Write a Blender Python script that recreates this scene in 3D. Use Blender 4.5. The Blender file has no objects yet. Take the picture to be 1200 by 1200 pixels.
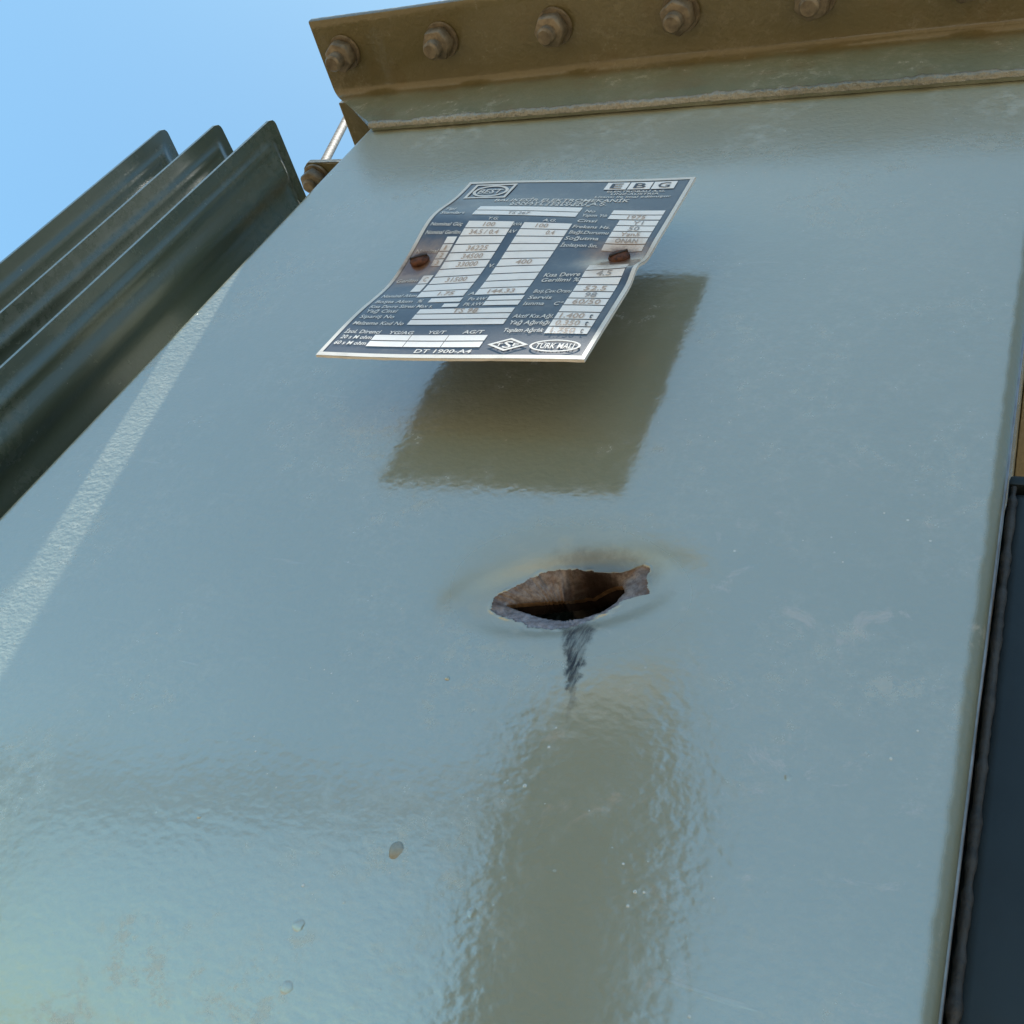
import bpy, bmesh, math, random
from mathutils import Vector, Matrix, noise
random.seed(7)
K = 0.53                      # metres per measuring unit
Z0 = 1.73                     # height of the tank's upper seam above the ground

# ------------------------------------------------------------------ camera, sky, sun, exposure
sc = bpy.context.scene
col = sc.collection
cam_data = bpy.data.cameras.new('camera')
cam = bpy.data.objects.new('camera', cam_data); col.objects.link(cam)
MV = ((0.89260962, 0.2511748, 0.37437853), (0.09869478, 0.70140735, -0.70589452), (-0.43989477, 0.66703744, 0.60129331))
right = Vector(MV[0]).normalized()
back = -Vector(MV[2]).normalized()
up = back.cross(right).normalized(); right = up.cross(back)
cam.matrix_world = Matrix(((right.x, up.x, back.x, 0.4318), (right.y, up.y, back.y, -0.265), (right.z, up.z, back.z, Z0 - 0.5783), (0, 0, 0, 1)))
cam_data.sensor_fit = 'HORIZONTAL'; cam_data.sensor_width = 36.0; cam_data.lens = 36.0
cam_data.clip_start = 0.01; cam_data.clip_end = 3000
sc.camera = cam

SUN = Vector((-0.2616, -0.068, 1.0)).normalized()     # towards the sun
EXPOSURE = 1.72
world = bpy.data.worlds.new('World'); sc.world = world; world.use_nodes = True
wn = world.node_tree; wn.nodes.clear()
sky = wn.nodes.new('ShaderNodeTexSky'); sky.sky_type = 'NISHITA'; sky.sun_disc = False
sky.sun_elevation = math.asin(SUN.z); sky.sun_rotation = math.atan2(SUN.x, SUN.y)
sky.altitude = 300; sky.air_density = 0.9; sky.dust_density = 0.8; sky.ozone_density = 4.0
bg = wn.nodes.new('ShaderNodeBackground'); bg.inputs['Strength'].default_value = 0.15
wo = wn.nodes.new('ShaderNodeOutputWorld')
tint = wn.nodes.new('ShaderNodeMix'); tint.data_type = 'RGBA'; tint.blend_type = 'MULTIPLY'; tint.inputs[0].default_value = 1.0
tint.inputs[7].default_value = (0.41, 0.53, 0.455, 1)      # the camera's white balance: a cyan rather than violet blue
wn.links.new(sky.outputs[0], tint.inputs[6]); wn.links.new(tint.outputs[2], bg.inputs[0]); wn.links.new(bg.outputs[0], wo.inputs[0])
sun_data = bpy.data.lights.new('sun', 'SUN'); sun_data.energy = 5.0; sun_data.angle = math.radians(0.53); sun_data.color = (1.0, 0.955, 0.88)
sun = bpy.data.objects.new('sun', sun_data); col.objects.link(sun)
sun.rotation_euler = SUN.to_track_quat('Z', 'Y').to_euler()
sc.view_settings.view_transform = 'Standard'; sc.view_settings.look = 'None'
sc.view_settings.exposure = EXPOSURE; sc.view_settings.gamma = 1.0

# ------------------------------------------------------------------ helpers
def empty(name, loc, label, cat, group=None):
    o = bpy.data.objects.new(name, None); col.objects.link(o); o.location = loc
    o['label'] = label; o['category'] = cat
    if group: o['group'] = group
    return o

def link(name, me, mat, parent=None, smooth=False):
    o = bpy.data.objects.new(name, me); col.objects.link(o)
    mats = mat if isinstance(mat, (list, tuple)) else [mat]
    if not me.materials:
        for m in mats: me.materials.append(m)
    if smooth:
        for p in me.polygons: p.use_smooth = True
    if parent is not None:
        o.parent = parent
        if parent.type == 'EMPTY': o.matrix_parent_inverse = Matrix.Translation(-parent.location)
    return o

def pydata(name, vs, fs, mat, parent=None, smooth=False):
    me = bpy.data.meshes.new(name); me.from_pydata([tuple(v) for v in vs], [], fs); me.update()
    return link(name, me, mat, parent, smooth)

def bm_obj(name, bm, mat, parent=None, smooth=False, angle=None):
    bmesh.ops.recalc_face_normals(bm, faces=bm.faces)
    me = bpy.data.meshes.new(name); bm.to_mesh(me); bm.free()
    o = link(name, me, mat, parent, smooth or angle is not None)
    if angle is not None:
        me.set_sharp_from_angle(angle=math.radians(angle))
    return o

def box_bm(x0, x1, y0, y1, z0, z1, bevel=0.0, seg=2):
    bm = bmesh.new(); bmesh.ops.create_cube(bm, size=1.0)
    for v in bm.verts:
        v.co = Vector((x0 + (v.co.x + .5) * (x1 - x0), y0 + (v.co.y + .5) * (y1 - y0), z0 + (v.co.z + .5) * (z1 - z0)))
    if bevel: bmesh.ops.bevel(bm, geom=bm.edges[:], offset=bevel, segments=seg, affect='EDGES', profile=.6)
    return bm

def tube_bm(a, b, r, n=16, r2=None, bm=None, cap=True):
    bm = bm or bmesh.new(); a = Vector(a); b = Vector(b); d = (b - a).normalized()
    q = d.to_track_quat('Z', 'Y'); r2 = r if r2 is None else r2
    A = [bm.verts.new(a + q @ Vector((r * math.cos(2 * math.pi * i / n), r * math.sin(2 * math.pi * i / n), 0))) for i in range(n)]
    B = [bm.verts.new(b + q @ Vector((r2 * math.cos(2 * math.pi * i / n), r2 * math.sin(2 * math.pi * i / n), 0))) for i in range(n)]
    for i in range(n): bm.faces.new((A[i], A[(i + 1) % n], B[(i + 1) % n], B[i]))
    if cap: bm.faces.new(A[::-1]); bm.faces.new(B)
    return bm

def lathe_bm(prof, n, origin, axis=Vector((0, 0, 1)), bm=None):
    bm = bm or bmesh.new(); q = Vector(axis).to_track_quat('Z', 'Y'); o = Vector(origin); rings = []
    for r, h in prof:
        rings.append([bm.verts.new(o + q @ Vector((r * math.cos(2 * math.pi * i / n), r * math.sin(2 * math.pi * i / n), h))) for i in range(n)])
    for a, b in zip(rings, rings[1:]):
        for i in range(n): bm.faces.new((a[i], a[(i + 1) % n], b[(i + 1) % n], b[i]))
    bm.faces.new(rings[0][::-1]); bm.faces.new(rings[-1])
    return bm

# ------------------------------------------------------------------ materials
class NT:
    def __init__(s, name):
        s.m = bpy.data.materials.new(name); s.m.use_nodes = True; s.t = s.m.node_tree; s.n = s.t.nodes; s.n.clear()
        s.out = s.n.new('ShaderNodeOutputMaterial'); s.b = s.n.new('ShaderNodeBsdfPrincipled'); s.l(s.b.outputs[0], s.out.inputs[0])
        s.tc = s.n.new('ShaderNodeTexCoord')
    def l(s, a, b): s.t.links.new(a, b)
    def put(s, k, v):
        if hasattr(v, 'is_output'): s.l(v, s.b.inputs[k])
        else: s.b.inputs[k].default_value = v if not isinstance(v, tuple) or len(v) != 3 or k in ('Normal',) else (*v, 1)
    def mapping(s, scale=(1, 1, 1), rot=(0, 0, 0), loc=(0, 0, 0), src='Object'):
        m = s.n.new('ShaderNodeMapping'); m.inputs['Scale'].default_value = scale; m.inputs['Rotation'].default_value = rot; m.inputs['Location'].default_value = loc
        s.l(s.tc.outputs[src], m.inputs[0]); return m.outputs[0]
    def noise(s, scale, detail=4, rough=.55, vec=None, dist=0.0):
        t = s.n.new('ShaderNodeTexNoise'); t.inputs['Scale'].default_value = scale; t.inputs['Detail'].default_value = detail; t.inputs['Roughness'].default_value = rough; t.inputs['Distortion'].default_value = dist
        s.l(vec if vec is not None else s.tc.outputs['Object'], t.inputs['Vector']); return t.outputs[0]
    def voronoi(s, scale, vec=None, feature='F1', out='Distance'):
        t = s.n.new('ShaderNodeTexVoronoi'); t.feature = feature; t.inputs['Scale'].default_value = scale
        s.l(vec if vec is not None else s.tc.outputs['Object'], t.inputs['Vector']); return t.outputs[out]
    def ramp(s, fac, lo, hi, a=0.0, b=1.0):
        r = s.n.new('ShaderNodeMapRange'); r.interpolation_type = 'SMOOTHSTEP'; s.l(fac, r.inputs[0])
        r.inputs[1].default_value = lo; r.inputs[2].default_value = hi; r.inputs[3].default_value = a; r.inputs[4].default_value = b; return r.outputs[0]
    def math(s, op, a, b=0.0):
        m = s.n.new('ShaderNodeMath'); m.operation = op
        for i, v in enumerate((a, b)):
            if hasattr(v, 'is_output'): s.l(v, m.inputs[i])
            else: m.inputs[i].default_value = v
        return m.outputs[0]
    def mix(s, fac, a, b):
        m = s.n.new('ShaderNodeMix'); m.data_type = 'RGBA'
        for k, v in ((0, fac), (6, a), (7, b)):
            if hasattr(v, 'is_output'): s.l(v, m.inputs[k])
            else: m.inputs[k].default_value = (*v, 1) if isinstance(v, tuple) else v
        return m.outputs[2]
    def dist(s, p, scale=(1, 1, 1), src='Object', warp=None):
        v = s.n.new('ShaderNodeVectorMath'); v.operation = 'SUBTRACT'; s.l(s.tc.outputs[src], v.inputs[0]); v.inputs[1].default_value = p
        w = s.n.new('ShaderNodeVectorMath'); w.operation = 'MULTIPLY'; s.l(v.outputs[0], w.inputs[0]); w.inputs[1].default_value = scale
        q = s.n.new('ShaderNodeVectorMath'); q.operation = 'LENGTH'; s.l(w.outputs[0], q.inputs[0]); return q.outputs['Value']
    def bump(s, h, dist, strength=1.0, normal=None):
        b = s.n.new('ShaderNodeBump'); b.inputs['Strength'].default_value = strength; b.inputs['Distance'].default_value = dist; s.l(h, b.inputs['Height'])
        if normal is not None: s.l(normal, b.inputs['Normal'])
        return b.outputs[0]

def simple(name, c, rough=.5, metal=0.0, var=.25, scale=60, bumpd=0.0, coat=0.0):
    t = NT(name); n = t.noise(scale, 5)
    d = tuple(x * (1 - var) for x in c); e = tuple(min(1, x * (1 + var)) for x in c)
    t.put('Base Color', t.mix(t.ramp(n, .3, .7), d, e)); t.put('Roughness', rough); t.put('Metallic', metal); t.put('Coat Weight', coat); t.put('Coat Roughness', .1)
    if bumpd: t.put('Normal', t.bump(t.noise(scale * 3, 4), bumpd))
    return t.m

def paint_material(name, stains=False, rust=0.0, base=((.258, .288, .218), (.278, .304, .232)), coat_ior=2.9, coat=1.0, peel=.00009, coat_rough=.125, bounce=False, scratch=.22, dusty=.60):
    t = NT(name)
    c = t.mix(t.ramp(t.noise(7, 3), .35, .65), *base)
    # thin film of settled dust, patchy
    d1 = t.ramp(t.noise(13, 9, .66), .42, .68); d2 = t.ramp(t.noise(120, 7, .72), .40, .72)
    dust = t.math('MULTIPLY', d1, d2)
    c = t.mix(t.math('MULTIPLY', dust, dusty), c, (.42, .45, .41))
    # crumbs of lime and grit
    v = t.math('DIVIDE', t.voronoi(260), t.math('ADD', t.math('POWER', t.voronoi(260, None, 'F1', 'Color'), 3.0), .04)); sel = t.ramp(t.noise(24, 3), .50, .60)
    sp = t.math('MULTIPLY', t.ramp(v, .20, .08), sel)
    c = t.mix(t.math('MULTIPLY', sp, .6), c, (.62, .61, .56))
    # hair scratches
    sv = t.mapping((22, 22, 260), (0, math.radians(38), 0))
    scr = t.math('MULTIPLY', t.ramp(t.noise(1, 3, .5, sv), .655, .70), t.ramp(t.noise(11, 2), .50, .62))
    c = t.mix(t.math('MULTIPLY', scr, scratch), c, (.45, .45, .40))
    rgh = t.ramp(dust, 0, .6, coat_rough, coat_rough + .20)
    cw = t.math('SUBTRACT', 1.0, t.math('MULTIPLY', dust, .14))
    if stains:
        # scorched streak below the torn hole
        def axis(p, d):
            v = t.n.new('ShaderNodeVectorMath'); v.operation = 'SUBTRACT'; t.l(t.tc.outputs['Object'], v.inputs[0]); v.inputs[1].default_value = p
            w = t.n.new('ShaderNodeVectorMath'); w.operation = 'DOT_PRODUCT'; t.l(v.outputs[0], w.inputs[0]); w.inputs[1].default_value = d; return w.outputs['Value']
        p0 = (.3003, 0, Z0 - .3825); al = axis(p0, (.291, 0, -.957)); ac = t.math('ABSOLUTE', t.math('ADD', axis(p0, (.957, 0, .291)), t.math('MULTIPLY', t.math('SUBTRACT', t.noise(190, 4, .7), .5), .0085)))
        comb = t.ramp(t.noise(1, 5, .7, t.mapping((520, 1, 90), (0, math.radians(-17), 0))), .34, .62)
        wid = t.ramp(al, .000, .044, .0072, .0013)
        soot = t.math('MULTIPLY', t.ramp(t.math('DIVIDE', ac, wid), 1.05, .35), t.math('MULTIPLY', t.ramp(al, -.002, .006), t.ramp(t.math('ADD', al, t.math('MULTIPLY', t.noise(160, 5, .7), .016)), .056, .030)))
        soot = t.math('MULTIPLY', soot, t.math('ADD', t.math('MULTIPLY', comb, .62), .40))
        up_ = t.math('ADD', t.dist((.3010, 0, Z0 - .3590), (42, 0, 88)), t.math('MULTIPLY', t.math('SUBTRACT', t.noise(170, 6, .7), .5), .9))
        soot = t.math('MAXIMUM', soot, t.math('MULTIPLY', t.ramp(up_, 1.15, .2), .60))
        c = t.mix(soot, c, (.010, .011, .017))
        halo = t.ramp(t.dist((.292, 0, Z0 - .375), (24, 0, 36)), 1.25, .45)
        c = t.mix(t.math('MULTIPLY', halo, .30), c, (.10, .115, .135))
        rgh = t.math('ADD', rgh, t.math('MULTIPLY', t.ramp(t.dist((.292, 0, Z0 - .372), (20, 0, 30)), 1.3, .5), .30))
        rgh = t.math('ADD', rgh, t.ramp(axis((0, 0, Z0), (0, 0, 1)), -.115, -.01, 0, .24))     # chalked and dusty under the flange
        # right-hand bend painted darker and duller in place of a dark reflection
        sx = t.n.new('ShaderNodeSeparateXYZ'); t.l(t.tc.outputs['Object'], sx.inputs[0])
        edge = t.ramp(t.math('ADD', sx.outputs[0], t.math('MULTIPLY', t.math('SUBTRACT', t.noise(60, 5), .5), .004)), .4222, .4246)
        c = t.mix(t.math('MULTIPLY', edge, .7), c, (.125, .145, .105)); rgh = t.math('ADD', rgh, t.math('MULTIPLY', edge, .25))
        # brown-white scuffs on the right half
        sf = t.math('MULTIPLY', t.ramp(t.noise(52, 9, .72, None, .6), .57, .68), t.ramp(t.dist((.385, 0, Z0 - .400), (6.2, 0, 5.2)), 1.0, .1))
        c = t.mix(t.math('MULTIPLY', sf, .7), c, (.42, .39, .32))
    if rust:
        rm = t.math('MULTIPLY', t.ramp(t.noise(34, 8, .65), .52, .66), rust)
        c = t.mix(rm, c, (.16, .075, .028)); 
    if bounce:   # brown bounce from the ground painted onto the bar's underside
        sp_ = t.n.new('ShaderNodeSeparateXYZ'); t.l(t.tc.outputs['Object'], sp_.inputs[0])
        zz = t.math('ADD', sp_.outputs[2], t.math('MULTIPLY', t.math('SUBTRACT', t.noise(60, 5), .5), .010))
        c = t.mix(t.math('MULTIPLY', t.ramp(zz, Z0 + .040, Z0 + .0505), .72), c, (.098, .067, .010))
    t.put('Base Color', c); t.put('Roughness', .55)
    t.put('Specular IOR Level', .3); t.put('Coat Weight', t.math('MULTIPLY', cw, coat if not stains else t.math('SUBTRACT', coat, t.math('MAXIMUM', t.math('MULTIPLY', soot, .9), t.math('MULTIPLY', edge, .75))))); t.put('Coat IOR', coat_ior); t.put('Coat Roughness', rgh)
    pv = t.mapping((1, 1, 1.25))
    peelh = t.math('ADD', t.noise(270, 1.5, .45, pv), t.math('MULTIPLY', t.noise(95, 1, .4, pv), .9))
    amp = t.ramp(t.noise(9, 2), .35, .65, .55, 1.0)
    h = t.math('MULTIPLY', peelh, amp)
    nb = t.bump(h, peel)
    nb2 = t.bump(t.math('ADD', sp, t.math('MULTIPLY', scr, scratch)), .00012, 1, nb)
    nb3 = t.bump(t.math('ADD', h, t.math('MULTIPLY', t.noise(520, 2, .5, pv), .7)), peel * 4.0)
    t.put('Normal', nb3); t.put('Coat Normal', nb2)
    return t.m

M_face = paint_material('tank_enamel_front', stains=True)
M_paint = paint_material('tank_enamel')
M_blister = paint_material('blistered_enamel', coat=.35, coat_rough=.3, base=((.15, .17, .15), (.19, .21, .18)))
M_flange = paint_material('tank_enamel_flange', rust=.18, coat_ior=1.5, peel=.00012, bounce=True, base=((.15, .185, .14), (.17, .20, .15)))
M_fin = paint_material('tank_enamel_fin', coat_ior=1.85, peel=.00006, base=((.050, .078, .062), (.060, .088, .070)), coat_rough=.26, scratch=0.0, dusty=.12)  # same enamel, base colour darkened for the shade between the fins

def bare_metal():
    t = NT('torn_bare_steel')
    n = t.noise(420, 8, .72); n2 = t.noise(110, 6, .65)
    def axis(p, d):
        v = t.n.new('ShaderNodeVectorMath'); v.operation = 'SUBTRACT'; t.l(t.tc.outputs['Object'], v.inputs[0]); v.inputs[1].default_value = p
        w = t.n.new('ShaderNodeVectorMath'); w.operation = 'DOT_PRODUCT'; t.l(v.outputs[0], w.inputs[0]); w.inputs[1].default_value = d; return w.outputs['Value']
    up_ = t.ramp(t.math('ADD', axis((.2905, 0, Z0 - .3765), (-.30, 0, .954)), t.math('MULTIPLY', t.math('SUBTRACT', n2, .5), .004)), -.0040, .0020)
    c = t.mix(t.ramp(n, .35, .65), (.17, .17, .20), (.33, .33, .38))
    lip = t.mix(t.ramp(n, .38, .62), (.12, .10, .098), (.24, .215, .215))
    c = t.mix(up_, c, lip)
    c = t.mix(t.math('MULTIPLY', t.ramp(n2, .48, .66), .45), c, (.13, .058, .028))
    deep = t.ramp(t.math('ADD', t.dist((.2985, .010, Z0 - .3650), (95, 60, 130)), t.math('MULTIPLY', t.math('SUBTRACT', n2, .5), .8)), 1.15, .55)  # deep right half: recess shade and burnt brown put into the colour
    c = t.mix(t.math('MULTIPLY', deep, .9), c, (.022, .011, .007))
    t.put('Base Color', c); t.put('Metallic', .3); t.put('Roughness', .48); t.put('Normal', t.bump(n, .0004)); return t.m
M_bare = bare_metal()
M_tornrim = simple('torn_steel_rim', (.30, .19, .11), .4, .5, .4, 300, .0002)
M_burnt = simple('burnt_steel', (.035, .024, .02), .7, .2, .5, 200, .0003)
M_bolt = simple('weathered_zinc_bolt', (.17, .145, .105), .55, .35, .35, 150, .0003)
M_rust = simple('rusty_steel', (.11, .042, .018), .8, .1, .5, 400, .0004)
M_screw = simple('rusty_screw_head', (.085, .030, .013), .65, .2, .6, 500, .0004)
M_box = simple('box_dark_blue', (.009, .016, .021), .45, 0, .25, 30, .0003)  # one even, very dark blue over the whole box
M_seal = simple('dark_sealing_bead', (.03, .032, .034), .6, 0, .4, 200, .0005)
M_seam = simple('worn_sheet_edge', (.30, .29, .29), .35, .6, .25, 120, .0002)
M_conc = simple('concrete', (.27, .255, .23), .9, 0, .2, 25, .003)
M_pillar = simple('weathered_concrete', (.105, .105, .092), .9, 0, .25, 18, .004)
M_pipe = simple('rusty_pipe', (.12, .075, .045), .7, .2, .4, 30, .001)
M_galv = simple('galvanised_rod', (.13, .13, .12), .7, .1, .2, 80, .0003)
M_weld = paint_material('painted_weld', rust=.10, base=((.15, .165, .145), (.24, .25, .225)), coat_ior=1.5, peel=.0006)

def ground_material():
    t = NT('dry_soil')
    c = t.mix(t.ramp(t.noise(.8, 8, .6), .3, .7), (.170, .120, .066), (.245, .18, .105))
    c = t.mix(t.ramp(t.noise(14, 8, .7), .5, .75), c, (.22, .15, .08))
    t.put('Base Color', c); t.put('Roughness', .95); t.put('Normal', t.bump(t.noise(30, 8, .7), .02)); return t.m
M_soil = ground_material()

SCREWS = ((.0723, .512), (.885, .5285))
def plate_mat(name, c, rough, metal=0.0, coat=0.0, grime=.25):
    t = NT(name); col_ = c
    n = t.noise(90, 8, .7)
    col_ = t.mix(t.math('MULTIPLY', t.ramp(n, .45, .75), grime), col_, (.32, .30, .27))
    wv = t.n.new('ShaderNodeVectorMath'); wv.operation = 'ADD'
    for k, (u, v) in enumerate(SCREWS):
        s1 = t.n.new('ShaderNodeVectorMath'); s1.operation = 'SUBTRACT'; t.l(t.tc.outputs['UV'], s1.inputs[0]); s1.inputs[1].default_value = (u, v - .012, 0)
        s2 = t.n.new('ShaderNodeVectorMath'); s2.operation = 'MULTIPLY'; t.l(s1.outputs[0], s2.inputs[0]); s2.inputs[1].default_value = (6.8, 8.0, 0)
        ln = t.n.new('ShaderNodeVectorMath'); ln.operation = 'LENGTH'; t.l(s2.outputs[0], ln.inputs[0])
        nn = t.noise(160, 6, .7)
        d = t.math('ADD', ln.outputs['Value'], t.math('MULTIPLY', t.math('SUBTRACT', nn, .5), .7))
        col_ = t.mix(t.math('MULTIPLY', t.ramp(d, 1.15, .45), .62), col_, (.42, .27, .15))
        col_ = t.mix(t.math('MULTIPLY', t.ramp(d, .62, .25), .85), col_, (.10, .042, .02))
    t.put('Base Color', col_); t.put('Roughness', rough); t.put('Metallic', metal); t.put('Coat Weight', coat); t.put('Coat Roughness', .15)
    t.put('Normal', t.bump(n, .00006)); return t.m
M_plate = plate_mat('dark_anodised_plate', (.034, .042, .064), .42, 0, .8, .22)
M_field = plate_mat('bare_plate_field', (.90, .91, .93), .45, 0, .3, .14)
M_print = plate_mat('white_print', (.74, .75, .75), .5, 0, 0, .3)
M_rim = plate_mat('plate_rim', (.72, .70, .66), .45, .2, 0, .3)
M_ink = plate_mat('dark_print', (.045, .055, .08), .5, 0, .2, .1)
M_stamp = plate_mat('faded_stamped_figure', (.50, .42, .38), .6, 0, 0, .2)
M_stamp2 = plate_mat('grey_stamped_figure', (.36, .37, .40), .6, 0, 0, .2)
M_plateback = simple('tarnished_plate_back', (.045, .040, .028), .6, .1, .3, 60)

# ------------------------------------------------------------------ the setting
gs = 400.0
gv = []; gf = []
N = 40
for j in range(N + 1):
    for i in range(N + 1):
        fx = (i / N * 2 - 1); fy = (j / N * 2 - 1)
        x = gs * fx * abs(fx) ** 2; y = gs * fy * abs(fy) ** 2
        gv.append((x, y, 0.03 * noise.noise(Vector((x * .3, y * .3, 0))) - .05))
for j in range(N):
    for i in range(N):
        a = j * (N + 1) + i; gf.append((a, a + 1, a + N + 2, a + N + 1))
g = pydata('ground', gv, gf, M_soil, None, True); g['kind'] = 'structure'
hv = []; hf = []; NH = 180  # unseen hill ring, added to darken the horizon mirrored in the tank
for i in range(NH):
    a_ = 2 * math.pi * i / NH; e_ = Vector((math.cos(a_), math.sin(a_), 0))
    top = 13 + 7 * noise.noise(e_ * 3) + 3 * noise.noise(e_ * 9)
    for r_, h_ in ((300, -1), (330, top * .55), (365, top), (396, top * .5)): hv.append((e_.x * r_, e_.y * r_, h_ + (2.5 * noise.noise(e_ * 30 + Vector((0, 0, r_))) if h_ > 0 else 0)))
for i in range(NH):
    j = (i + 1) % NH
    for k in range(3): hf.append((i * 4 + k, j * 4 + k, j * 4 + k + 1, i * 4 + k + 1))
hl = pydata('added_hills', hv, hf, simple('added_hillside', (.045, .062, .036), .95, 0, .35, .08), None, True); hl['kind'] = 'structure'
pl = bm_obj('concrete_plinth', box_bm(-.30, .95, -.10, 1.15, -.2, Z0 - 1.07, .02), M_conc); pl['kind'] = 'structure'

# ------------------------------------------------------------------ transformer tank
BASE = (.21, .35, Z0 - 1.07)
tank = empty('transformer_tank', BASE, 'grey green painted transformer tank with a torn hole below its nameplate', 'transformer')

XL, XR = .0035, .4219; ZT, ZB = .0525, -1.05
HC = (.2905, -.3762)
OUTER = [(0.2663, -0.3837), (0.2651, -0.379), (0.2694, -0.3741), (0.2733, -0.3701), (0.2777, -0.3656), (0.2821, -0.3628), (0.2889, -0.3612), (0.2954, -0.3605), (0.3021, -0.3607), (0.3076, -0.3597), (0.3114, -0.3575), (0.3152, -0.3552), (0.3175, -0.3564), (0.3182, -0.3608), (0.3212, -0.3674), (0.3171, -0.3693), (0.3134, -0.3715), (0.3108, -0.3751), (0.3081, -0.3783), (0.3039, -0.3826), (0.2996, -0.3864), (0.2946, -0.3885), (0.2892, -0.3896), (0.2838, -0.3894), (0.2799, -0.3879), (0.2735, -0.3871), (0.2681, -0.3857)]
VOID = [(0.2696, 0.006, -0.3799), (0.2738, 0.008, -0.3764), (0.2782, 0.009, -0.3742), (0.2839, 0.01, -0.3719), (0.2881, 0.011, -0.3701), (0.2887, 0.0165, -0.3651), (0.2915, 0.018, -0.3625), (0.2955, 0.018, -0.3602), (0.3003, 0.014, -0.3599), (0.3048, 0.01, -0.3612), (0.3091, 0.007, -0.3625), (0.3116, 0.005, -0.3667), (0.3096, 0.005, -0.3726), (0.3059, 0.0055, -0.3768), (0.3005, 0.006, -0.3801), (0.2942, 0.006, -0.3825), (0.2872, 0.006, -0.383), (0.2787, 0.006, -0.3818)]
def ray_poly(poly, th):
    d = (math.cos(th), math.sin(th)); best = None
    n = len(poly)
    for i in range(n):
        a = poly[i]; b = poly[(i + 1) % n]
        ax, az, bx, bz = a[0] - HC[0], a[-1] - HC[1], b[0] - HC[0], b[-1] - HC[1]
        ex, ez = bx - ax, bz - az; den = d[0] * ez - d[1] * ex
        if abs(den) < 1e-12: continue
        r = (ax * ez - az * ex) / den; s = (ax * d[1] - az * d[0]) / den
        if r > 0 and -1e-9 <= s <= 1 + 1e-9:
            yv = (a[1] + (b[1] - a[1]) * s) if len(a) == 3 else 0
            if best is None or r > best[0]: best = (r, yv)
    return best
def ray_rect(th):
    c, s = math.cos(th), math.sin(th); r = 1e9
    if c > 1e-9: r = min(r, (XR - HC[0]) / c)
    if c < -1e-9: r = min(r, (XL - HC[0]) / c)
    if s > 1e-9: r = min(r, (ZT - HC[1]) / s)
    if s < -1e-9: r = min(r, (ZB - HC[1]) / s)
    return r
def wave(x, z):
    e = min(1, max(0, (x - XL) / .05)) * min(1, max(0, (XR - x) / .05)) * min(1, max(0, (ZT - z) / .08))
    e = e * e * (3 - 2 * e)
    return e * (.0011 * noise.noise(Vector((x * 5.2 + 3, z * 4.1, 1.7))) + .0005 * noise.noise(Vector((x * 13, z * 11, 5.1))))
def resample(poly, n):
    L = [0.0]
    for i in range(len(poly)):
        p, q = poly[i], poly[(i + 1) % len(poly)]; L.append(L[-1] + math.hypot(q[0] - p[0], q[-1] - p[-1]))
    out = []; k = 0
    for i in range(n):
        d = L[-1] * i / n
        while L[k + 1] < d: k += 1
        t = (d - L[k]) / (L[k + 1] - L[k]); p, q = poly[k], poly[(k + 1) % len(poly)]
        out.append((p[0] + (q[0] - p[0]) * t, p[-1] + (q[-1] - p[-1]) * t))
    return out
NA = 460
OP = resample(OUTER[::-1], NA)            # counter-clockwise seen from the front
th = [math.atan2(p[1] - HC[1], p[0] - HC[0]) for p in OP]
for i in range(1, NA):
    while th[i] - th[i - 1] > math.pi: th[i] -= 2 * math.pi
    while th[i] - th[i - 1] < -math.pi: th[i] += 2 * math.pi
sm = th[:]                                 # smooth, strictly increasing ray angles
for _ in range(4):
    OP = [((OP[i - 1][0] + 2 * OP[i][0] + OP[(i + 1) % NA][0]) / 4, (OP[i - 1][1] + 2 * OP[i][1] + OP[(i + 1) % NA][1]) / 4) for i in range(NA)]
for _ in range(90):
    e = [sm[-1] - 2 * math.pi] + sm + [sm[0] + 2 * math.pi]
    sm = [(e[i] + e[i + 1] + e[i + 2]) / 3 for i in range(NA)]
for c in [math.atan2(z - HC[1], x - HC[0]) for x in (XL, XR) for z in (ZB, ZT)]:
    def off(a): return abs((a - c + math.pi) % (2 * math.pi) - math.pi)
    k = min(range(NA), key=lambda i: off(sm[i])); sm[k] += ((c - sm[k] + math.pi) % (2 * math.pi)) - math.pi
verts = []; faces = []; fm = []
rings = []
def add_ring(pts):
    i0 = len(verts); verts.extend(pts); rings.append(i0)
def hole_d(x, z):       # distance outside the tear, measured on a tilted ellipse
    ca, sa = math.cos(.35), math.sin(.35); dx, dz = x - .2925, z + .3735
    u = (dx * ca + dz * sa) / .0285; v = (-dx * sa + dz * ca) / .0125
    return max(0.0, math.hypot(u, v) - 1) * .0165
def dent(x, z):
    d = hole_d(x, z)
    return .0026 * math.exp(-(d / .0075) ** 2) + .0010 * math.exp(-(d / .030) ** 2)
inner_n = 9; paint_n = 84
info = []
for i in range(NA):
    a = sm[i]; ox, oz = OP[i]
    ox0, oz0 = ox, oz
    j = .0009 * noise.noise(Vector((ox * 420, oz * 420, 2))) + .0006 * noise.noise(Vector((ox * 1500, oz * 1500, 7)))
    ox += j * math.cos(a); oz += j * math.sin(a)
    rv, yv = ray_poly(VOID, a)
    rv += .0007 * noise.noise(Vector((math.cos(a) * 12, math.sin(a) * 12, 9))) + .0004 * noise.noise(Vector((math.cos(a) * 40, math.sin(a) * 40, 4)))
    ro = math.hypot(ox - HC[0], oz - HC[1]); rv = min(rv, ro - .0006)
    vx, vz = HC[0] + math.cos(a) * rv, HC[1] + math.sin(a) * rv
    rr = ray_rect(a); info.append((a, ox, oz, ox0, oz0, vx, vz, yv, HC[0] + math.cos(a) * rr, HC[1] + math.sin(a) * rr))
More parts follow.
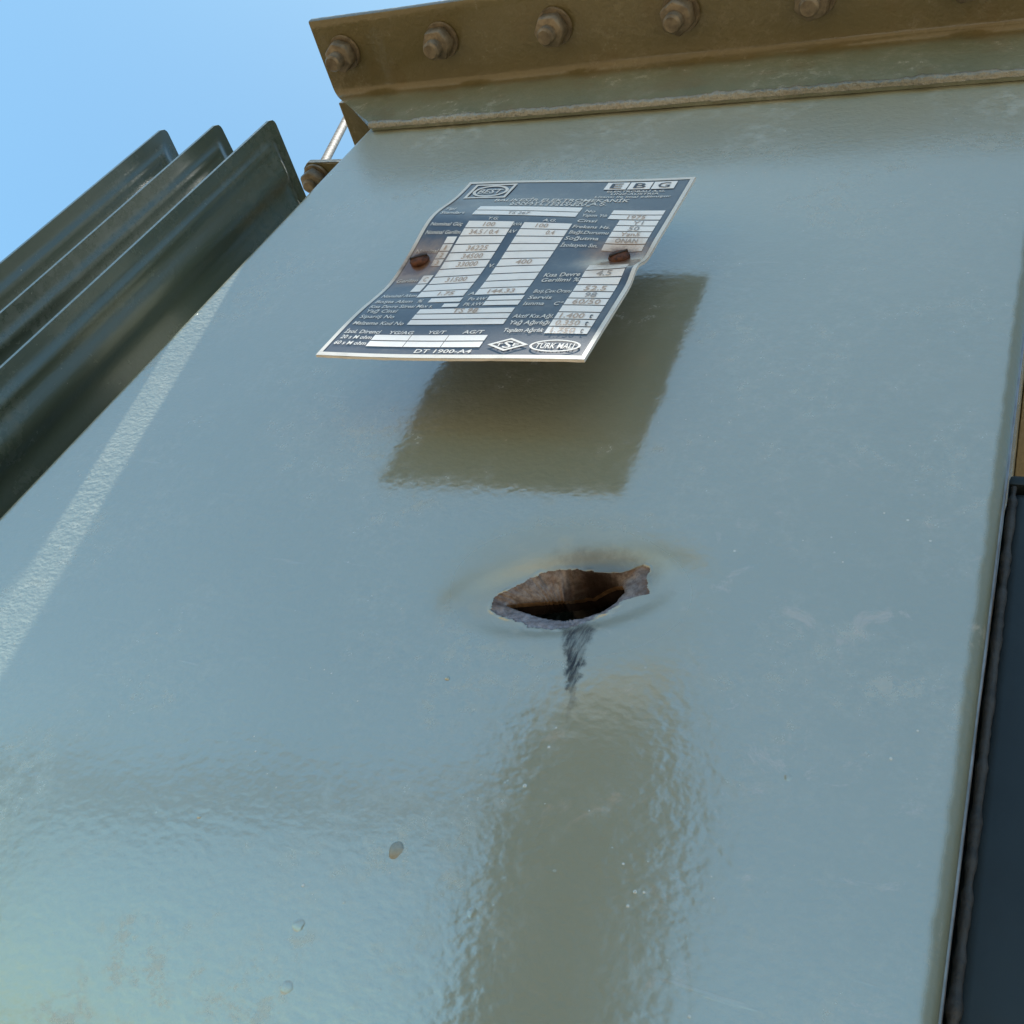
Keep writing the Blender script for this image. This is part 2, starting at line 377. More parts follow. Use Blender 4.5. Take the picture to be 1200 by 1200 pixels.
# inside of the torn edge, then the torn lip, then the enamel
for extra, dy in ((.0022, .0085), (.0005, .0022)):
    add_ring([(vx + math.cos(a) * extra, yv + dy, vz + math.sin(a) * extra + Z0) for (a, ox, oz, ox0, oz0, vx, vz, yv, rx, rz) in info])
for k in range(inner_n):
    t = k / (inner_n - 1); pts = []
    for (a, ox, oz, ox0, oz0, vx, vz, yv, rx, rz) in info:
        x = vx + (ox - vx) * t; z = vz + (oz - vz) * t
        y_edge = dent(ox, oz); y = yv + (y_edge - yv) * (t ** .75) + .0011 * noise.noise(Vector((x * 260, z * 260, 3))) * math.sin(math.pi * t)
        pts.append((x, y, z + Z0))
    add_ring(pts)
for k in range(1, paint_n + 1):
    s = (k / paint_n) ** 2.5; pts = []
    for (a, ox, oz, ox0, oz0, vx, vz, yv, rx, rz) in info:
        x = ox0 + (rx - ox0) * s; z = oz0 + (rz - oz0) * s
        d = math.hypot(x - ox0, z - oz0); fall = math.exp(-d / .0012)
        x += (ox - ox0) * fall; z += (oz - oz0) * fall
        lift = -.00042 * max(0, .35 + 1.3 * noise.noise(Vector((ox0 * 260, oz0 * 260, 4)))) * math.exp(-((d - .0006) / .0006) ** 2)   # broken skin of enamel stands proud
        pts.append((x, dent(x, z) + lift + wave(x, z), z + Z0))
    add_ring(pts)
for q in range(len(rings) - 1):
    for i in range(NA):
        j = (i + 1) % NA
        faces.append((rings[q] + i, rings[q] + j, rings[q + 1] + j, rings[q + 1] + i))
        fm.append(2 if q == 0 else (3 if q == 1 else (1 if q < 1 + inner_n else 0)))
# rounded vertical corners continue the front sheet
def corner(xe, sgn, r):
    last = rings[-1]; ids = [i for i in range(NA) if abs(verts[last + i][0] - xe) < 1e-5]
    ids.sort(key=lambda i: verts[last + i][2])
    prev = [last + i for i in ids]
    seg = 8
    steps = [(xe + sgn * r * math.sin(t), r - r * math.cos(t)) for t in [math.pi / 2 * (k + 1) / seg for k in range(seg)]] + [(xe + sgn * r, r + .012)]
    for (x, y) in steps:
        cur = []
        for p in prev: verts.append((x, y, verts[p][2])); cur.append(len(verts) - 1)
        for i in range(len(prev) - 1):
            f = (prev[i], prev[i + 1], cur[i + 1], cur[i]); faces.append(f if sgn < 0 else f[::-1]); fm.append(0)
        prev = cur
corner(XL, -1, .005); corner(XR, 1, .0052)
me = bpy.data.meshes.new('front_panel'); me.from_pydata(verts, [], faces); me.update()
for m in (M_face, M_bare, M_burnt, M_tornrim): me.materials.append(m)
for p, k in zip(me.polygons, fm): p.material_index = k; p.use_smooth = True
bmx = bmesh.new(); bmx.from_mesh(me); bmesh.ops.recalc_face_normals(bmx, faces=bmx.faces)
c0 = max(bmx.faces, key=lambda f: f.calc_area())
if c0.normal.y > 0: bmesh.ops.reverse_faces(bmx, faces=bmx.faces)
bmx.to_mesh(me); bmx.free()
front = link('front_panel', me, [M_face], tank)
front['label'] = 'glossy grey green front sheet torn open and dented inward'

# walls that close the tank
XLW = XL - .005; XRW = XR + .0052
bm_obj('side_wall', box_bm(XLW, XLW + .004, .0172, .80, Z0 + ZB, Z0 + ZT - .001), M_paint, tank)
bm_obj('side_wall', box_bm(XRW - .004, XRW, .0174, .80, Z0 + ZB, Z0 + ZT - .001), M_paint, tank)
bm_obj('back_wall', box_bm(XLW, XRW, .8002, .804, Z0 + ZB, Z0 + ZT - .001), M_paint, tank)
bm_obj('bottom_plate', box_bm(XLW - .01, XRW + .01, .002, .81, Z0 - 1.068, Z0 + ZB - .0005), M_paint, tank)
for x in (.03, .36):
    bm_obj('base_rail', box_bm(x, x + .04, .01, .80, Z0 - 1.0705, Z0 - 1.0685), M_paint, tank)

# vertical seam on the right corner
sv = []; sf = []
NS = 160
for i in range(NS + 1):
    z = ZB + (0.0 - ZB) * i / NS
    w = .00035 * noise.noise(Vector((0, 0, z * 40)))
    for (dx, y) in ((-.0006, .0132), (.0004 + w * .5, .0130), (.0008 + w * .5, .0140), (.0006 + w * .5, .0162), (-.0006, .0166)):
        sv.append((XRW + dx, y, z + Z0))
for i in range(NS):
    for k in range(4): sf.append((i * 5 + k, i * 5 + k + 1, i * 5 + k + 6, i * 5 + k + 5))
pydata('seam_strip', sv, sf, M_seam, tank, True)

# front flange: angle bar with clipped ends
ZC = .1 * K; YO = -.0597; TH = .0058; YL = -.0056
def x_end(z, side):
    t = min(1, max(0, (ZC - z) / ZC))
    return (-.0535 + t * .0600) if side < 0 else (.4775 - t * .0600)
def angle_profile():
    pr = [(-.0004, .0004)]
    pr.append((YL + .0012, 0.0004)); pr.append((YL, .0016))
    for k in range(9): pr.append((YL, .004 + (ZC - .0105) * k / 8 * 1.0))
    R = .006
    for k in range(1, 7):
        t = math.pi / 2 * k / 6; pr.append((YL - R + R * math.cos(t), ZC - R + R * math.sin(t)))
    for k in range(1, 9): pr.append((YL - R + (YO + .0015 - YL + R) * k / 8, ZC))
    pr += [(YO + .0004, ZC + .0004), (YO, ZC + .0015), (YO, ZC + TH - .001), (YO + .001, ZC + TH), (-.0004, ZC + TH)]
    return pr
PR = angle_profile(); NXF = 90
fv = []; ff = []
for i in range(NXF + 1):
    t = i / NXF
    for (y, z) in PR:
        x = x_end(z, -1) + (x_end(z, 1) - x_end(z, -1)) * t
        w = .0005 * noise.noise(Vector((x * 14, y * 30, z * 30)))
        fv.append((x, y + (w if y < -.003 else 0), z + (w if z < ZC + .003 and z > .003 else 0) + Z0))
m_ = len(PR)
for i in range(NXF):
    for k in range(m_):
        ff.append((i * m_ + k, i * m_ + (k + 1) % m_, (i + 1) * m_ + (k + 1) % m_, (i + 1) * m_ + k))
ff.append(tuple(range(m_))); ff.append(tuple(range(NXF * m_ + m_ - 1, NXF * m_ - 1, -1)))
bmf = bmesh.new(); mef = bpy.data.meshes.new('tmp'); mef.from_pydata(fv, [], ff); bmf.from_mesh(mef)
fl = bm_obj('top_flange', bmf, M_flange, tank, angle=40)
# side flanges and bolted lug
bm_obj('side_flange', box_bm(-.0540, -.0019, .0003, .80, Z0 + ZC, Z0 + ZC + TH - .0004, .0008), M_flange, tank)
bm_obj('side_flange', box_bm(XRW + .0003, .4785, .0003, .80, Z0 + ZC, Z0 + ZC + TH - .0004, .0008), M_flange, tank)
bm_obj('cover_plate', box_bm(-.0505, .4745, YO + .003, .80, Z0 + ZC + TH + .0015, Z0 + ZC + TH + .008, .001), M_paint, tank)
bm_obj('gasket', box_bm(-.050, .474, YO + .0035, .795, Z0 + ZC + TH + .0001, Z0 + ZC + TH + .0014), M_seal, tank)
LZ = Z0 + ZC
lb = bmesh.new()
lp = [(-.112 + .006, .0462), (-.0542, .0480), (-.0542, .0722), (-.112 + .007, .0715), (-.112, .066), (-.112, .0515)]
va = [lb.verts.new((x, y, LZ + .0006)) for x, y in lp]; vb = [lb.verts.new((x, y, LZ + .0066)) for x, y in lp]
lb.faces.new(va); lb.faces.new(vb[::-1])
for i in range(6): lb.faces.new((va[i], va[(i + 1) % 6], vb[(i + 1) % 6], vb[i]))
bmesh.ops.bevel(lb, geom=lb.edges[:], offset=.0008, segments=2, affect='EDGES')
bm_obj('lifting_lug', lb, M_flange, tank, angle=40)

# weld along the lower edge of the flange
wv_ = []; wf = []; NW = 700; PW = 9
for i in range(NW + 1):
    x = .0060 + (.4180 - .0060) * i / NW
    n1 = noise.noise(Vector((x * 45, 0, 0))); n2 = noise.noise(Vector((x * 150, 3, 0))); rip = abs(math.sin(x * 420 + 2 * n1))
    r = .0031 + .0013 * n1 + .0009 * n2 + .0004 * rip; zc = .0012 + .0012 * noise.noise(Vector((x * 22, 9, 0)))
    for k in range(PW):
        t = -math.pi * .5 + math.pi * k / (PW - 1)
        wv_.append((x + .0008 * noise.noise(Vector((x * 200, k * .4, 0))), -.0035 - r * .95 * math.cos(t), zc + r * math.sin(t) * 1.0 + Z0))
for i in range(NW):
    for k in range(PW - 1): wf.append((i * PW + k, (i + 1) * PW + k, (i + 1) * PW + k + 1, i * PW + k + 1))
pydata('weld_bead', wv_, wf, M_weld, tank, True)

# flange bolts
def make_bolt(x, y, z, length, rot, tilt=0.0, rusty=False):
    mat = M_rust if rusty else M_bolt
    ax = Vector((math.sin(tilt), 0, -math.cos(tilt)))
    bm = lathe_bm([(.0003, 0), (.0058, 0), (.0058, length - .0016), (.0045, length), (.0003, length)], 20, (x, y, z), ax)
    s = bm_obj('flange_bolt', bm, mat, tank, angle=35)
    w = bm_obj('washer', lathe_bm([(.006, .0002), (.0118, .0002), (.0122, .0008), (.0118, .0024), (.006, .0024)], 28, (x, y, z - .0002), ax), mat, s, angle=35)
    nb = bmesh.new(); q = ax.to_track_quat('Z', 'Y'); rr = [(.0096, .0026), (.0109, .0036), (.0109, .0112), (.0096, .0124)]
    rg = []
    for (r, h) in rr:
        rg.append([nb.verts.new(Vector((x, y, z)) + q @ Vector((r * math.cos(rot + math.pi / 3 * i), r * math.sin(rot + math.pi / 3 * i), h))) for i in range(6)])
    for a, b in zip(rg, rg[1:]):
        for i in range(6): nb.faces.new((a[i], a[(i + 1) % 6], b[(i + 1) % 6], b[i]))
    nb.faces.new(rg[0][::-1]); nb.faces.new(rg[-1])
    bmesh.ops.bevel(nb, geom=nb.edges[:], offset=.0006, segments=2, affect='EDGES')
    bm_obj('nut', nb, mat, s, angle=50)
for i, x in enumerate((-.0312, .0500, .1345, .2187, .2990, .3805, .4560)):
    make_bolt(x, -.0362 + random.uniform(-.0008, .0012), Z0 + ZC - .0003, (.0215, .0205, .0190, .0198, .0188, .020, .020)[i], random.uniform(0, 1), random.uniform(-.05, .05), False)
make_bolt(-.1000, .0590, LZ + .0004, .0165, .4)

# stay rod behind the lug
bm_obj('stay_rod', tube_bm((-.0961, .0520, LZ + .0064), (-.1480, .0600, LZ + .1560), .0036, 14), M_galv, tank, angle=50)

# cooling fins: hollow pressed sheets with a welded rim
def fin(x0, seed):
    ZF, ZFB = -.0215 - .001, -.95; y0, y1 = -.0262, .10
    NY, NZ = 44, 120; vs = []; fs = []
    def half(y, z, sgn):
        d = min(y - y0, ZF - z)
        t = min(1, max(0, (d - .010) / .008)); t = t * t * (3 - 2 * t)
        h = .0011 + .0034 * t
        u = (y - y0)
        h += t * (.0019 * math.sin(u * 210 + 1.2) + .0008 * noise.noise(Vector((u * 30, z * 3, seed))))
        h += .0020 * math.exp(-((d - .0135) / .0032) ** 2)
        return sgn * h + .0022 * noise.noise(Vector((seed * 3.1, u * 8, z * 2.2)))
    for sgn in (1, -1):
        for j in range(NZ + 1):
            tz = j / NZ; z = ZF + (ZFB - ZF) * tz ** 1.6
            for i in range(NY + 1):
                y = y0 + (y1 - y0) * (i / NY) ** 1.2
                zz = z
                # rounded outer top corner
                r = .0055
                if y < y0 + r and z > ZF - r:
                    dy = (y0 + r - y); top = ZF - r + math.sqrt(max(0, r * r - dy * dy)); zz = ZF - r + (z - (ZF - r)) * (top - (ZF - r)) / r
                vs.append((x0 + half(y, zz, sgn), y, zz + Z0))
    n1 = (NY + 1) * (NZ + 1)
    for s in (0, 1):
        for j in range(NZ):
            for i in range(NY):
                a = s * n1 + j * (NY + 1) + i; f = (a, a + 1, a + NY + 2, a + NY + 1)
                fs.append(f if s else f[::-1])
    for i in range(NY):
        fs.append((i, i + 1, n1 + i + 1, n1 + i)); b = NZ * (NY + 1); fs.append((b + i, n1 + b + i, n1 + b + i + 1, b + i + 1))
    for j in range(NZ):
        a = j * (NY + 1); b = (j + 1) * (NY + 1); fs.append((a, n1 + a, n1 + b, b)); fs.append((a + NY, b + NY, n1 + b + NY, n1 + a + NY))
    me_ = bpy.data.meshes.new('tmp'); me_.from_pydata(vs, [], fs); bm = bmesh.new(); bm.from_mesh(me_)
    return bm_obj('cooling_fin', bm, M_fin, tank, angle=50)
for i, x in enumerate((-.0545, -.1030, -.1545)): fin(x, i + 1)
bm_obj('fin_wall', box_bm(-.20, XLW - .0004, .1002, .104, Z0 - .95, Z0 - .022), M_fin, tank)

# small blisters and paint runs on the front sheet
def blister(x, z, rx, rz, h, name='paint_blister', ring=False, mat=None):
    bm = bmesh.new(); n = 20; rr = []
    prof = [(1.0, .0), (.85, .45), (.6, .8), (.3, .96), (.02, 1.0)] if not ring else [(1.05, 0), (.95, 1), (.8, .25), (.5, .12), (.02, .1)]
    th0 = random.random() * 6
    for f, hh in prof:
        rr.append([bm.verts.new((x + rx * f * math.cos(2 * math.pi * i / n) * (1 + .1 * math.sin(th0 + i * .9)), wave(x, z) + .0002 - h * hh * (1 if not ring else .6 + .5 * math.sin(th0 + i * .7)), z + Z0 + rz * f * math.sin(2 * math.pi * i / n))) for i in range(n)])
    for a, b in zip(rr, rr[1:]):
        for i in range(n): bm.faces.new((a[i], a[(i + 1) % n], b[(i + 1) % n], b[i]))
    bm.faces.new(rr[-1])
    bm_obj(name, bm, mat or M_paint, front, True)
for (x, z, rx, rz, h) in ((.2771, -.4792, .0023, .0031, .0011), (.2588, -.5078, .0028, .0028, .0003), (.2649, -.5242, .0028, .0028, .0003), (.3307, -.5091, .0038, .0038, .0002), (.3078, -.4901, .0025, .0025, .00025), (.2051, -.4864, .0011, .0009, .0004), (.2654, -.4179, .0009, .0008, .0004), (.3815, -.4280, .0018, .0018, .0003)):
    blister(x, z, rx, rz, h, mat=M_blister if h > .001 else None)
blister(.1556, -.4463,  .0068, .0085, .00018, 'chipped_blister', True)

# ------------------------------------------------------------------ nameplate
def V3(t): return Vector(t)
TL, TR, BR, BL = V3((0.1556, -0.0302, -0.1364)), V3((0.2788, -0.0286, -0.1374)), V3((0.2782, -0.0367, -0.2909)), V3((0.1549, -0.0388, -0.2962))
PN = (TR - TL).cross(TL - BL).normalized()
if PN.y > 0: PN = -PN
def warp(u, v):
    w = max(0, 1 - u) ** 1.5 * .0045 * (-math.exp(-((v - .72) / .13) ** 2) + .72 * math.exp(-((v - .40) / .14) ** 2))
    w += -.0028 * math.exp(-((v - .43) / .045) ** 2) * max(0, u) ** 6
    w += .0020 * math.exp(-((v - .53) / .05) ** 2) * math.exp(-((u - .885) / .1) ** 2)
    w += .0006 * math.sin(u * 5 + v * 4)
    return w
def plate_pt(u, v, off=0.0):
    p = BL * (1 - u) * (1 - v) + BR * u * (1 - v) + TL * (1 - u) * v + TR * u * v
    return p + Vector((0, warp(u, v), Z0)) + PN * off
PU, PV = .1235, .1560
plate_loc = plate_pt(.5, 0)
plate = empty('nameplate', plate_loc, 'bent dark transformer nameplate with white fields on two rusty screws', 'sign')
def uv_mesh(name, uvs, faces, mat, off, parent, thick=None):
    vs = [plate_pt(u, v, off) for u, v in uvs]
    me = bpy.data.meshes.new(name); me.from_pydata([tuple(v) for v in vs], [], faces); me.update()
    lay = me.uv_layers.new(name='UVMap')
    for lp_ in me.loops: lay.data[lp_.index].uv = uvs[lp_.vertex_index]
    o = link(name, me, mat, parent)
    return o
def sheet(name, off_f, off_b, mats):
    n, m = 40, 50; uvs = []; vs = []; fs = []; mi = []
    for s, off in ((0, off_f), (1, off_b)):
        for j in range(m + 1):
            for i in range(n + 1): 
                u, v = i / n, j / m; uvs.append((u, v))
                e = 0
                if j == 0: e = .0004 * noise.noise(Vector((u * 20, 0, 5)))
                vs.append(plate_pt(u, v, off) + Vector((0, 0, e)))
    k = (n + 1) * (m + 1)
    for s in (0, 1):
        for j in range(m):
            for i in range(n):
                a = s * k + j * (n + 1) + i; f = (a, a + 1, a + n + 2, a + n + 1); fs.append(f if s == 0 else f[::-1]); mi.append(0 if s == 0 else 1)
    for i in range(n):
        fs.append((i + 1, i, k + i, k + i + 1)); mi.append(2); b = m * (n + 1); fs.append((b + i, b + i + 1, k + b + i + 1, k + b + i)); mi.append(2)
    for j in range(m):
        a = j * (n + 1); b = a + n + 1; fs.append((a, b, k + b, k + a)); mi.append(2); fs.append((b + n, a + n, k + a + n, k + b + n)); mi.append(2)
    me = bpy.data.meshes.new(name); me.from_pydata([tuple(v) for v in vs], [], fs); me.update()
    for q in mats: me.materials.append(q)
    lay = me.uv_layers.new(name='UVMap')
    for lp_ in me.loops: lay.data[lp_.index].uv = uvs[lp_.vertex_index]
    for p, q in zip(me.polygons, mi): p.material_index = q; p.use_smooth = q < 2
    return link(name, me, mats, plate)
sheet('plate_sheet', 0.0, -.0012, [M_plate, M_plateback, M_rim])
def strip_uvs(u0, v0, u1, v1, nu, nv):
    uvs = [(u0 + (u1 - u0) * i / nu, v0 + (v1 - v0) * j / nv) for j in range(nv + 1) for i in range(nu + 1)]
    fs = [(j * (nu + 1) + i, j * (nu + 1) + i + 1, (j + 1) * (nu + 1) + i + 1, (j + 1) * (nu + 1) + i) for j in range(nv) for i in range(nu)]
    return uvs, fs
def rect(name, u0, v0, u1, v1, mat, off=.00018, parent=plate):
    nu = max(1, int(abs(u1 - u0) * 40)); nv = max(1, int(abs(v1 - v0) * 50))
    uvs, fs = strip_uvs(u0, v0, u1, v1, nu, nv)
    return uv_mesh(name, uvs, fs, mat, off, parent)
# bare metal border
for (a, b, c, d) in ((0, 0, 1, .016), (0, .986, 1, 1), (0, .0165, .016, .9855), (.984, .0165, 1, .9855)):
    rect('border', a, b, c, d, M_rim)
def fields(u0, u1, v_top, v_bot, rows, lines=.0045, name='data_field'):
    h = (v_top - v_bot) / rows
    for r in range(rows): rect(name, u0, v_top - (r + 1) * h + lines / 2, u1, v_top - r * h - lines / 2, M_field)
    return h
fields(.178, .622, .803, .735, 2)
fields(.190, .388, .700, .3085, 10)
fields(.262, .395, .3035, .2755, 1); fields(.338, .402, .2705, .2465, 1)
fields(.136, .180, .622, .482, 4); fields(.136, .180, .440, .345, 2, )
fields(.432, .630, .697, .311, 10); fields(.500, .638, .306, .251, 2)
fields(.258, .636, .241, .155, 3)
for a, b in ((.166, .3125), (.3150, .4590), (.4615, .608)): fields(a, b, .1075, .0475, 2)
fields(.755, .960, .7895, .728, 2); fields(.806, .959, .7265, .553, 5)
fields(.808, .957, .462, .1115, 10)

FONT = None
txt_cache = {}
def text_mesh(s):
    if s not in txt_cache:
        cu = bpy.data.curves.new('tmp_text', 'FONT'); cu.body = s; cu.resolution_u = 2; cu.size = 1.0; cu.offset = .012
        ob = bpy.data.objects.new('tmp_text', cu); col.objects.link(ob)
        dg = bpy.context.evaluated_depsgraph_get(); me = bpy.data.meshes.new_from_object(ob.evaluated_get(dg))
        vs = [(v.co.x, v.co.y) for v in me.vertices]; fs = [tuple(p.vertices) for p in me.polygons]
        bpy.data.objects.remove(ob); bpy.data.curves.remove(cu); bpy.data.meshes.remove(me)
        txt_cache[s] = (vs, fs)
    return txt_cache[s]
def text(s, u0, u1, v, h, mat, off=.00022, name='lettering', slant=0.0, parent=plate):
    vs, fs = text_mesh(s)
    x0 = min(p[0] for p in vs); x1 = max(p[0] for p in vs)
    uvs = [(u0 + (u1 - u0) * (x - x0) / (x1 - x0) + slant * (y - .35) * h, v + h * (y - .36) / .72) for x, y in vs]
    return uv_mesh(name, uvs, fs, mat, off, parent)
W = M_print
LAB = [('BALIKESİR ELEKTROMEKANİK', .212, .791, .853, .021), ('SANAYİ TESİSLERİ A.Ş.', .299, .709, .829, .020),
 ('ELEKTROBAU A.G.', .670, .911, .9155, .012), ('LINZ-AUSTRIA', .694, .891, .898, .012), ('Lisansı ile imal edilmiştir', .636, .947, .879, .0125),
 ('Tipi', .030, .078, .780, .018), ('Standart', .030, .140, .750, .018), ('Y.G.', .265, .312, .7145, .016), ('A.G.', .503, .559, .711, .016),
 ('Nominal Güç', .028, .172, .681, .018), ('Nominal Gerilim', .028, .184, .641, .018), ('Nominal', .030, .130, .556, .018), ('Gerilim', .030, .126, .415, .018),
 ('Nominal Akım', .034, .185, .324, .018), ('Boşta Akım  %', .034, .236, .2875, .018), ('Kısa Devre Süresi Max s.', .034, .300, .257, .018), ('Yağ Cinsi', .036, .168, .230, .018), ('Sipariş No', .036, .180, .199, .018), ('Malzeme Kod No', .034, .243, .164, .018),
 ('İzol. Direnci', .032, .178, .120, .018), ('20 s M ohm', .036, .162, .0925, .018), ('60 s M ohm', .030, .160, .0635, .018),
 ('kVA', .391, .428, .684, .017), ('kV', .395, .423, .645, .017), ('V.', .398, .424, .472, .018), ('A', .406, .430, .3225, .017), ('Po kW', .425, .494, .2905, .017), ('Pk kW', .423, .497, .2615, .017),
 ('YG/AG', .214, .312, .1175, .016), ('YG/T', .370, .438, .119, .016), ('AG/T', .507, .584, .1205, .016), ('DT 1900-A4', .375, .589, .0315, .017),
 ('No', .645, .686, .778, .018), ('Yapım Yılı', .643, .744, .750, .018), ('Cinsi', .642, .719, .715, .018), ('Frekans Hz.', .641, .790, .679, .018), ('Bağl.Durumu', .642, .797, .6465, .018), ('Soğutma', .640, .774, .613, .019), ('İzolasyon Sın.', .641, .787, .575, .019),
 ('Kısa Devre', .659, .798, .410, .020), ('Gerilimi %', .661, .806, .3835, .019), ('Boş.Çev.Oranı', .663, .803, .3245, .018), ('Servis', .660, .748, .291, .018), ('Isınma    C°', .659, .803, .2595, .018), ('Aktif Kıs.Ağl.', .653, .803, .196, .018), ('Yağ Ağırlığı', .656, .803, .165, .019), ('Toplam Ağırlık', .654, .800, .1285, .018)]
for s, a, b, v, h in LAB: text(s, a, b, v, h, W, slant=.12)
S1, S2 = M_stamp, M_stamp2
for s, a, b, v, h, m in (('TS 267', .330, .424, .752, .018, S2), ('100', .265, .315, .680, .022, S1), ('34.5 / 0.4', .225, .350, .641, .022, S1), ('36225', .255, .345, .563, .024, S1), ('34500', .255, .345, .524, .024, S1), ('33000', .255, .345, .485, .024, S1), ('31500', .255, .345, .407, .024, S1), ('1.75', .275, .340, .328, .022, S1),
 ('1', .152, .160, .569, .02, S1), ('2', .152, .166, .534, .02, S1), ('3', .152, .166, .499, .02, S1), ('C', .150, .168, .416, .022, S1),
 ('100', .49, .54, .678, .022, S1), ('0.4', .55, .585, .640, .022, S1), ('400', .505, .570, .486, .024, S1), ('144.33', .480, .585, .330, .022, S1), ('TS 98', .40, .50, .227, .022, S1),
 ('1975', .83, .90, .7435, .020, S1), ('Y1', .865, .905, .709, .022, S2), ('50', .862, .904, .674, .024, S2), ('Yzn5', .845, .92, .640, .022, S1), ('ONAN', .840, .925, .605, .022, S2),
 ('4.5', .858, .915, .4095, .024, S2), ('52.5', .845, .925, .339, .024, S1), ('98', .862, .905, .3045, .024, S2), ('60/50', .835, .935, .269, .024, S1),
 ('1.400', .825, .910, .199, .024, S1), ('0.350', .825, .910, .164, .024, S1), ('1.750', .825, .910, .129, .024, S1)):
    text(s, a, b, v, h, m, .0004)
for v in (.199, .164, .129): text('t', .928, .940, v, .024, M_ink, .0004)
# framed oval mark, top left
def ell(cu, cv, ru, rv, n=40): return [(cu + ru * math.cos(2 * math.pi * i / n), cv + rv * math.sin(2 * math.pi * i / n)) for i in range(n)]
def ring_uv(name, outer_, inner_, mat, off=.0003):
    n = len(outer_); return uv_mesh(name, outer_ + inner_, [(i, (i + 1) % n, n + (i + 1) % n, n + i) for i in range(n)], mat, off, plate)
def quadring(u0, v0, u1, v1, wu, wv): return [(u0, v0), (u1, v0), (u1, v1), (u0, v1)], [(u0 + wu, v0 + wv), (u1 - wu, v0 + wv), (u1 - wu, v1 - wv), (u0 + wu, v1 - wv)]
ring_uv('logo_frame', *quadring(.048, .872, .244, .978, .013, .010), W)
ring_uv('logo_oval', ell(.146, .925, .082, .042), ell(.146, .925, .068, .033), W)
text('BEST', .092, .200, .925, .032, W, .0003, slant=.2)
# three-tile mark, top right
for k, ch in enumerate('EBG'):
    a = .648 + k * .0985
    t_ = rect('logo_tile', a, .928, a + .093, .976, M_field, .0003)
    text(ch, a + .022, a + .072, .952, .034, M_ink, .0005)
# small line of worn print under the maker's name
for k in range(16): rect('worn_print', .30 + k * .022, .8105, .30 + k * .022 + random.uniform(.008, .018), .8165, M_print, .0002)
# diamond and oval marks, bottom right
def dia(cu, cv, ru, rv): return [(cu - ru, cv), (cu, cv - rv), (cu + ru, cv), (cu, cv + rv)]
ring_uv('diamond_mark', dia(.705, .061, .074, .029), dia(.705, .061, .056, .0215), W)
text('S', .690, .722, .061, .030, W, .0003); text('T', .664, .686, .0605, .014, W, .0003); text('E', .725, .746, .0605, .014, W, .0003)
ring_uv('oval_mark', ell(.874, .057, .088, .027), ell(.874, .057, .080, .0225), W)
text('TÜRK MALI', .808, .940, .057, .024, W, .0003)
# screws and studs
for k, (u, v) in enumerate(SCREWS):
    p = plate_pt(u, v, .0003)
    sb = lathe_bm([(.0002, -.0008), (.0046, -.0008), (.0049, .0003), (.0045, .0013), (.0030, .0020), (.0003, .0023)], 26, p, PN)
    s = bm_obj('screw', sb, M_screw, plate, angle=45)
    q = PN.to_track_quat('Z', 'Y'); bm = bmesh.new()
    R_ = Matrix.Rotation(math.radians(38 if k else 30), 3, 'Z')
    cs = [Vector((sx * .0043, sy * .0005, h)) for h in (.0010, .0026) for sx, sy in ((-1, -1), (1, -1), (1, 1), (-1, 1))]
    vs = [bm.verts.new(p + q @ (R_ @ c)) for c in cs]
    for f in ((3, 2, 1, 0), (4, 5, 6, 7), (0, 1, 5, 4), (1, 2, 6, 5), (2, 3, 7, 6), (3, 0, 4, 7)): bm.faces.new([vs[i] for i in f])
    bm_obj('slot', bm, M_burnt, s)
# flat strap behind the sheet with two welded legs carries the plate
sp0, sp1 = plate_pt(.10, .52, -.0045), plate_pt(.86, .52, -.0045); ym = max(sp0.y, sp1.y) + .002
bm_obj('mounting_strap', box_bm(sp0.x, sp1.x, ym, ym + .003, sp0.z - .009, sp0.z + .009, .0006), M_rust, plate)
for u in (.36, .62):
    pb = plate_pt(u, .52, 0); bm_obj('strap_leg', box_bm(pb.x - .008, pb.x + .008, ym + .0032, .0012, pb.z - .0025, pb.z + .0025, .0005), M_rust, plate)
for u, v in SCREWS:
    pb = plate_pt(u, v, -.0016); bm_obj('stud_nut', tube_bm(pb, (pb.x, ym + .0035, pb.z), .0040, 6), M_rust, plate)

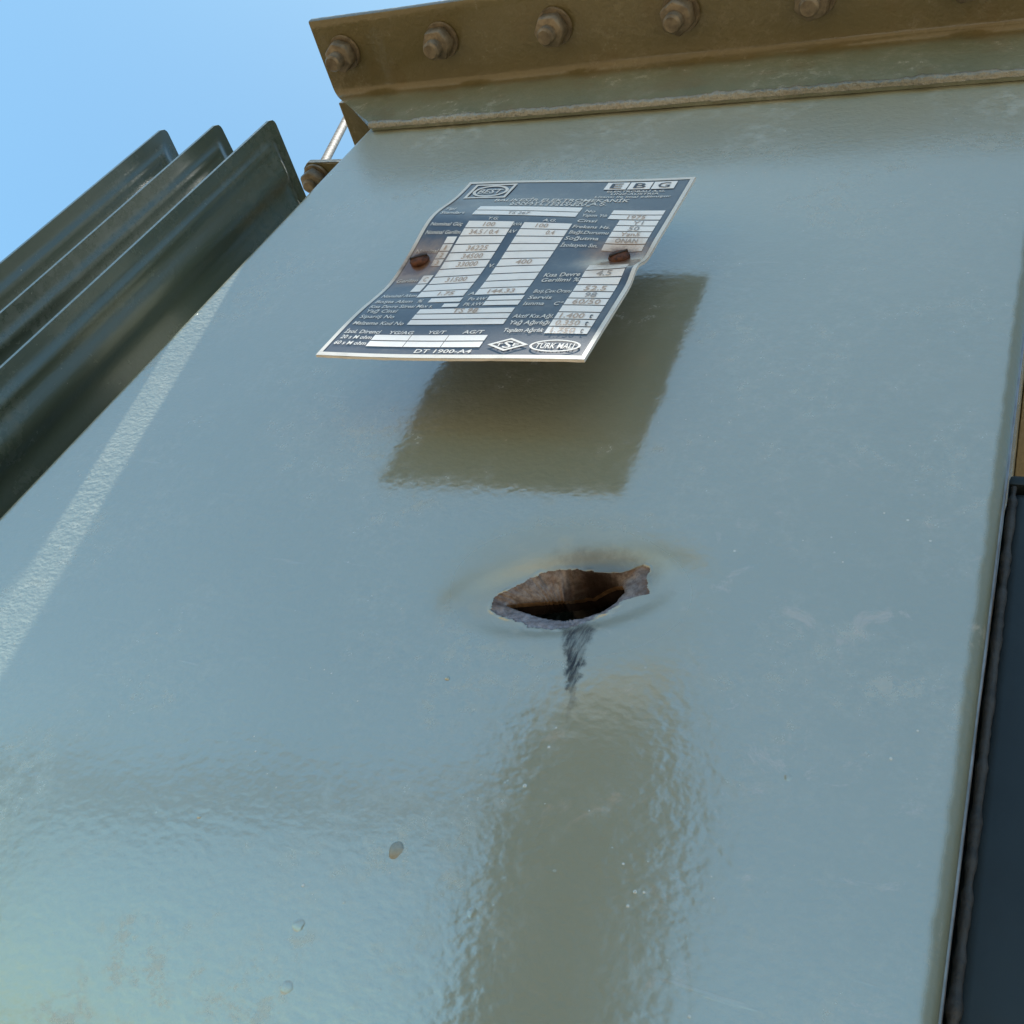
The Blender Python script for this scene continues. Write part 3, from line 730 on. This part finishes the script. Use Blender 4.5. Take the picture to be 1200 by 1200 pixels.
# ------------------------------------------------------------------ cable box on the right side of the tank
cb = empty('cable_box', (.56, .15, Z0 - .80), 'dark blue steel cable box fixed to the right side of the tank', 'box')
ZX = -.537 * K
bm_obj('box_body', box_bm(XRW + .0008, .70, .0185, .26, Z0 - .80, Z0 + ZX, .006, 3), M_box, cb, angle=40)
bm_obj('box_lid', box_bm(XRW + .0012, .704, .0172, .264, Z0 + ZX + .0005, Z0 + ZX + .0055, .0015), M_box, cb, angle=40)
bv = []; bf = []; NB = 260
for i in range(NB + 1):
    z = -.80 + (ZX + .80) * i / NB; r = .0015 + .0008 * noise.noise(Vector((z * 120, 2, 0))) + .0006 * noise.noise(Vector((z * 300, 5, 0)))
    for k in range(8):
        t = 2 * math.pi * k / 8; bv.append((XRW + .0030 + r * math.cos(t), .0185 + r * math.sin(t), z + Z0))
for i in range(NB):
    for k in range(8): bf.append((i * 8 + k, i * 8 + (k + 1) % 8, (i + 1) * 8 + (k + 1) % 8, (i + 1) * 8 + k))
pydata('sealing_bead', bv, bf, M_seal, cb, True)

# ------------------------------------------------------------------ what the enamel mirrors: a pillar and a rail facing the tank
PX, PY = -.235, -1.52
pillar = empty('concrete_pillar', (PX + .3, PY, 0), 'leaning square concrete pillar mirrored in the tank front', 'pillar')
bmp = box_bm(PX - .135, PX + .135, PY - .15, PY + .15, -.1, Z0 + .40, .025, 3); 
LEAN = lambda v: v.co.x - (v.co.z - Z0 - .25) * .16
for v in bmp.verts: v.co.x = LEAN(v)
bm_obj('shaft', bmp, M_pillar, pillar)
bmp = box_bm(PX - .14, PX + .14, PY - .155, PY + .155, Z0 + .4005, Z0 + .72)
for v in bmp.verts:
    if v.co.z > Z0 + .5: v.co.x = PX + (v.co.x - PX) * .6; v.co.y = PY + (v.co.y - PY) * .22
for v in bmp.verts: v.co.x = LEAN(v)
bm_obj('cap', bmp, M_pillar, pillar)
rail = empty('pipe_rail', (-2.1, -1.95, 0), 'rusty steel pipe rail running from the concrete pillar to a post', 'rail')
bm_obj('rail_pipe', tube_bm((PX - .137, PY - .02, Z0 + .275), (-2.4, -2.06, Z0 + .085), .027, 18), M_pipe, rail, angle=50)
bm_obj('post', tube_bm((-2.1, -1.985, -.1), (-2.1, -1.985, Z0 + .080), .035, 18), M_pipe, rail, angle=50)
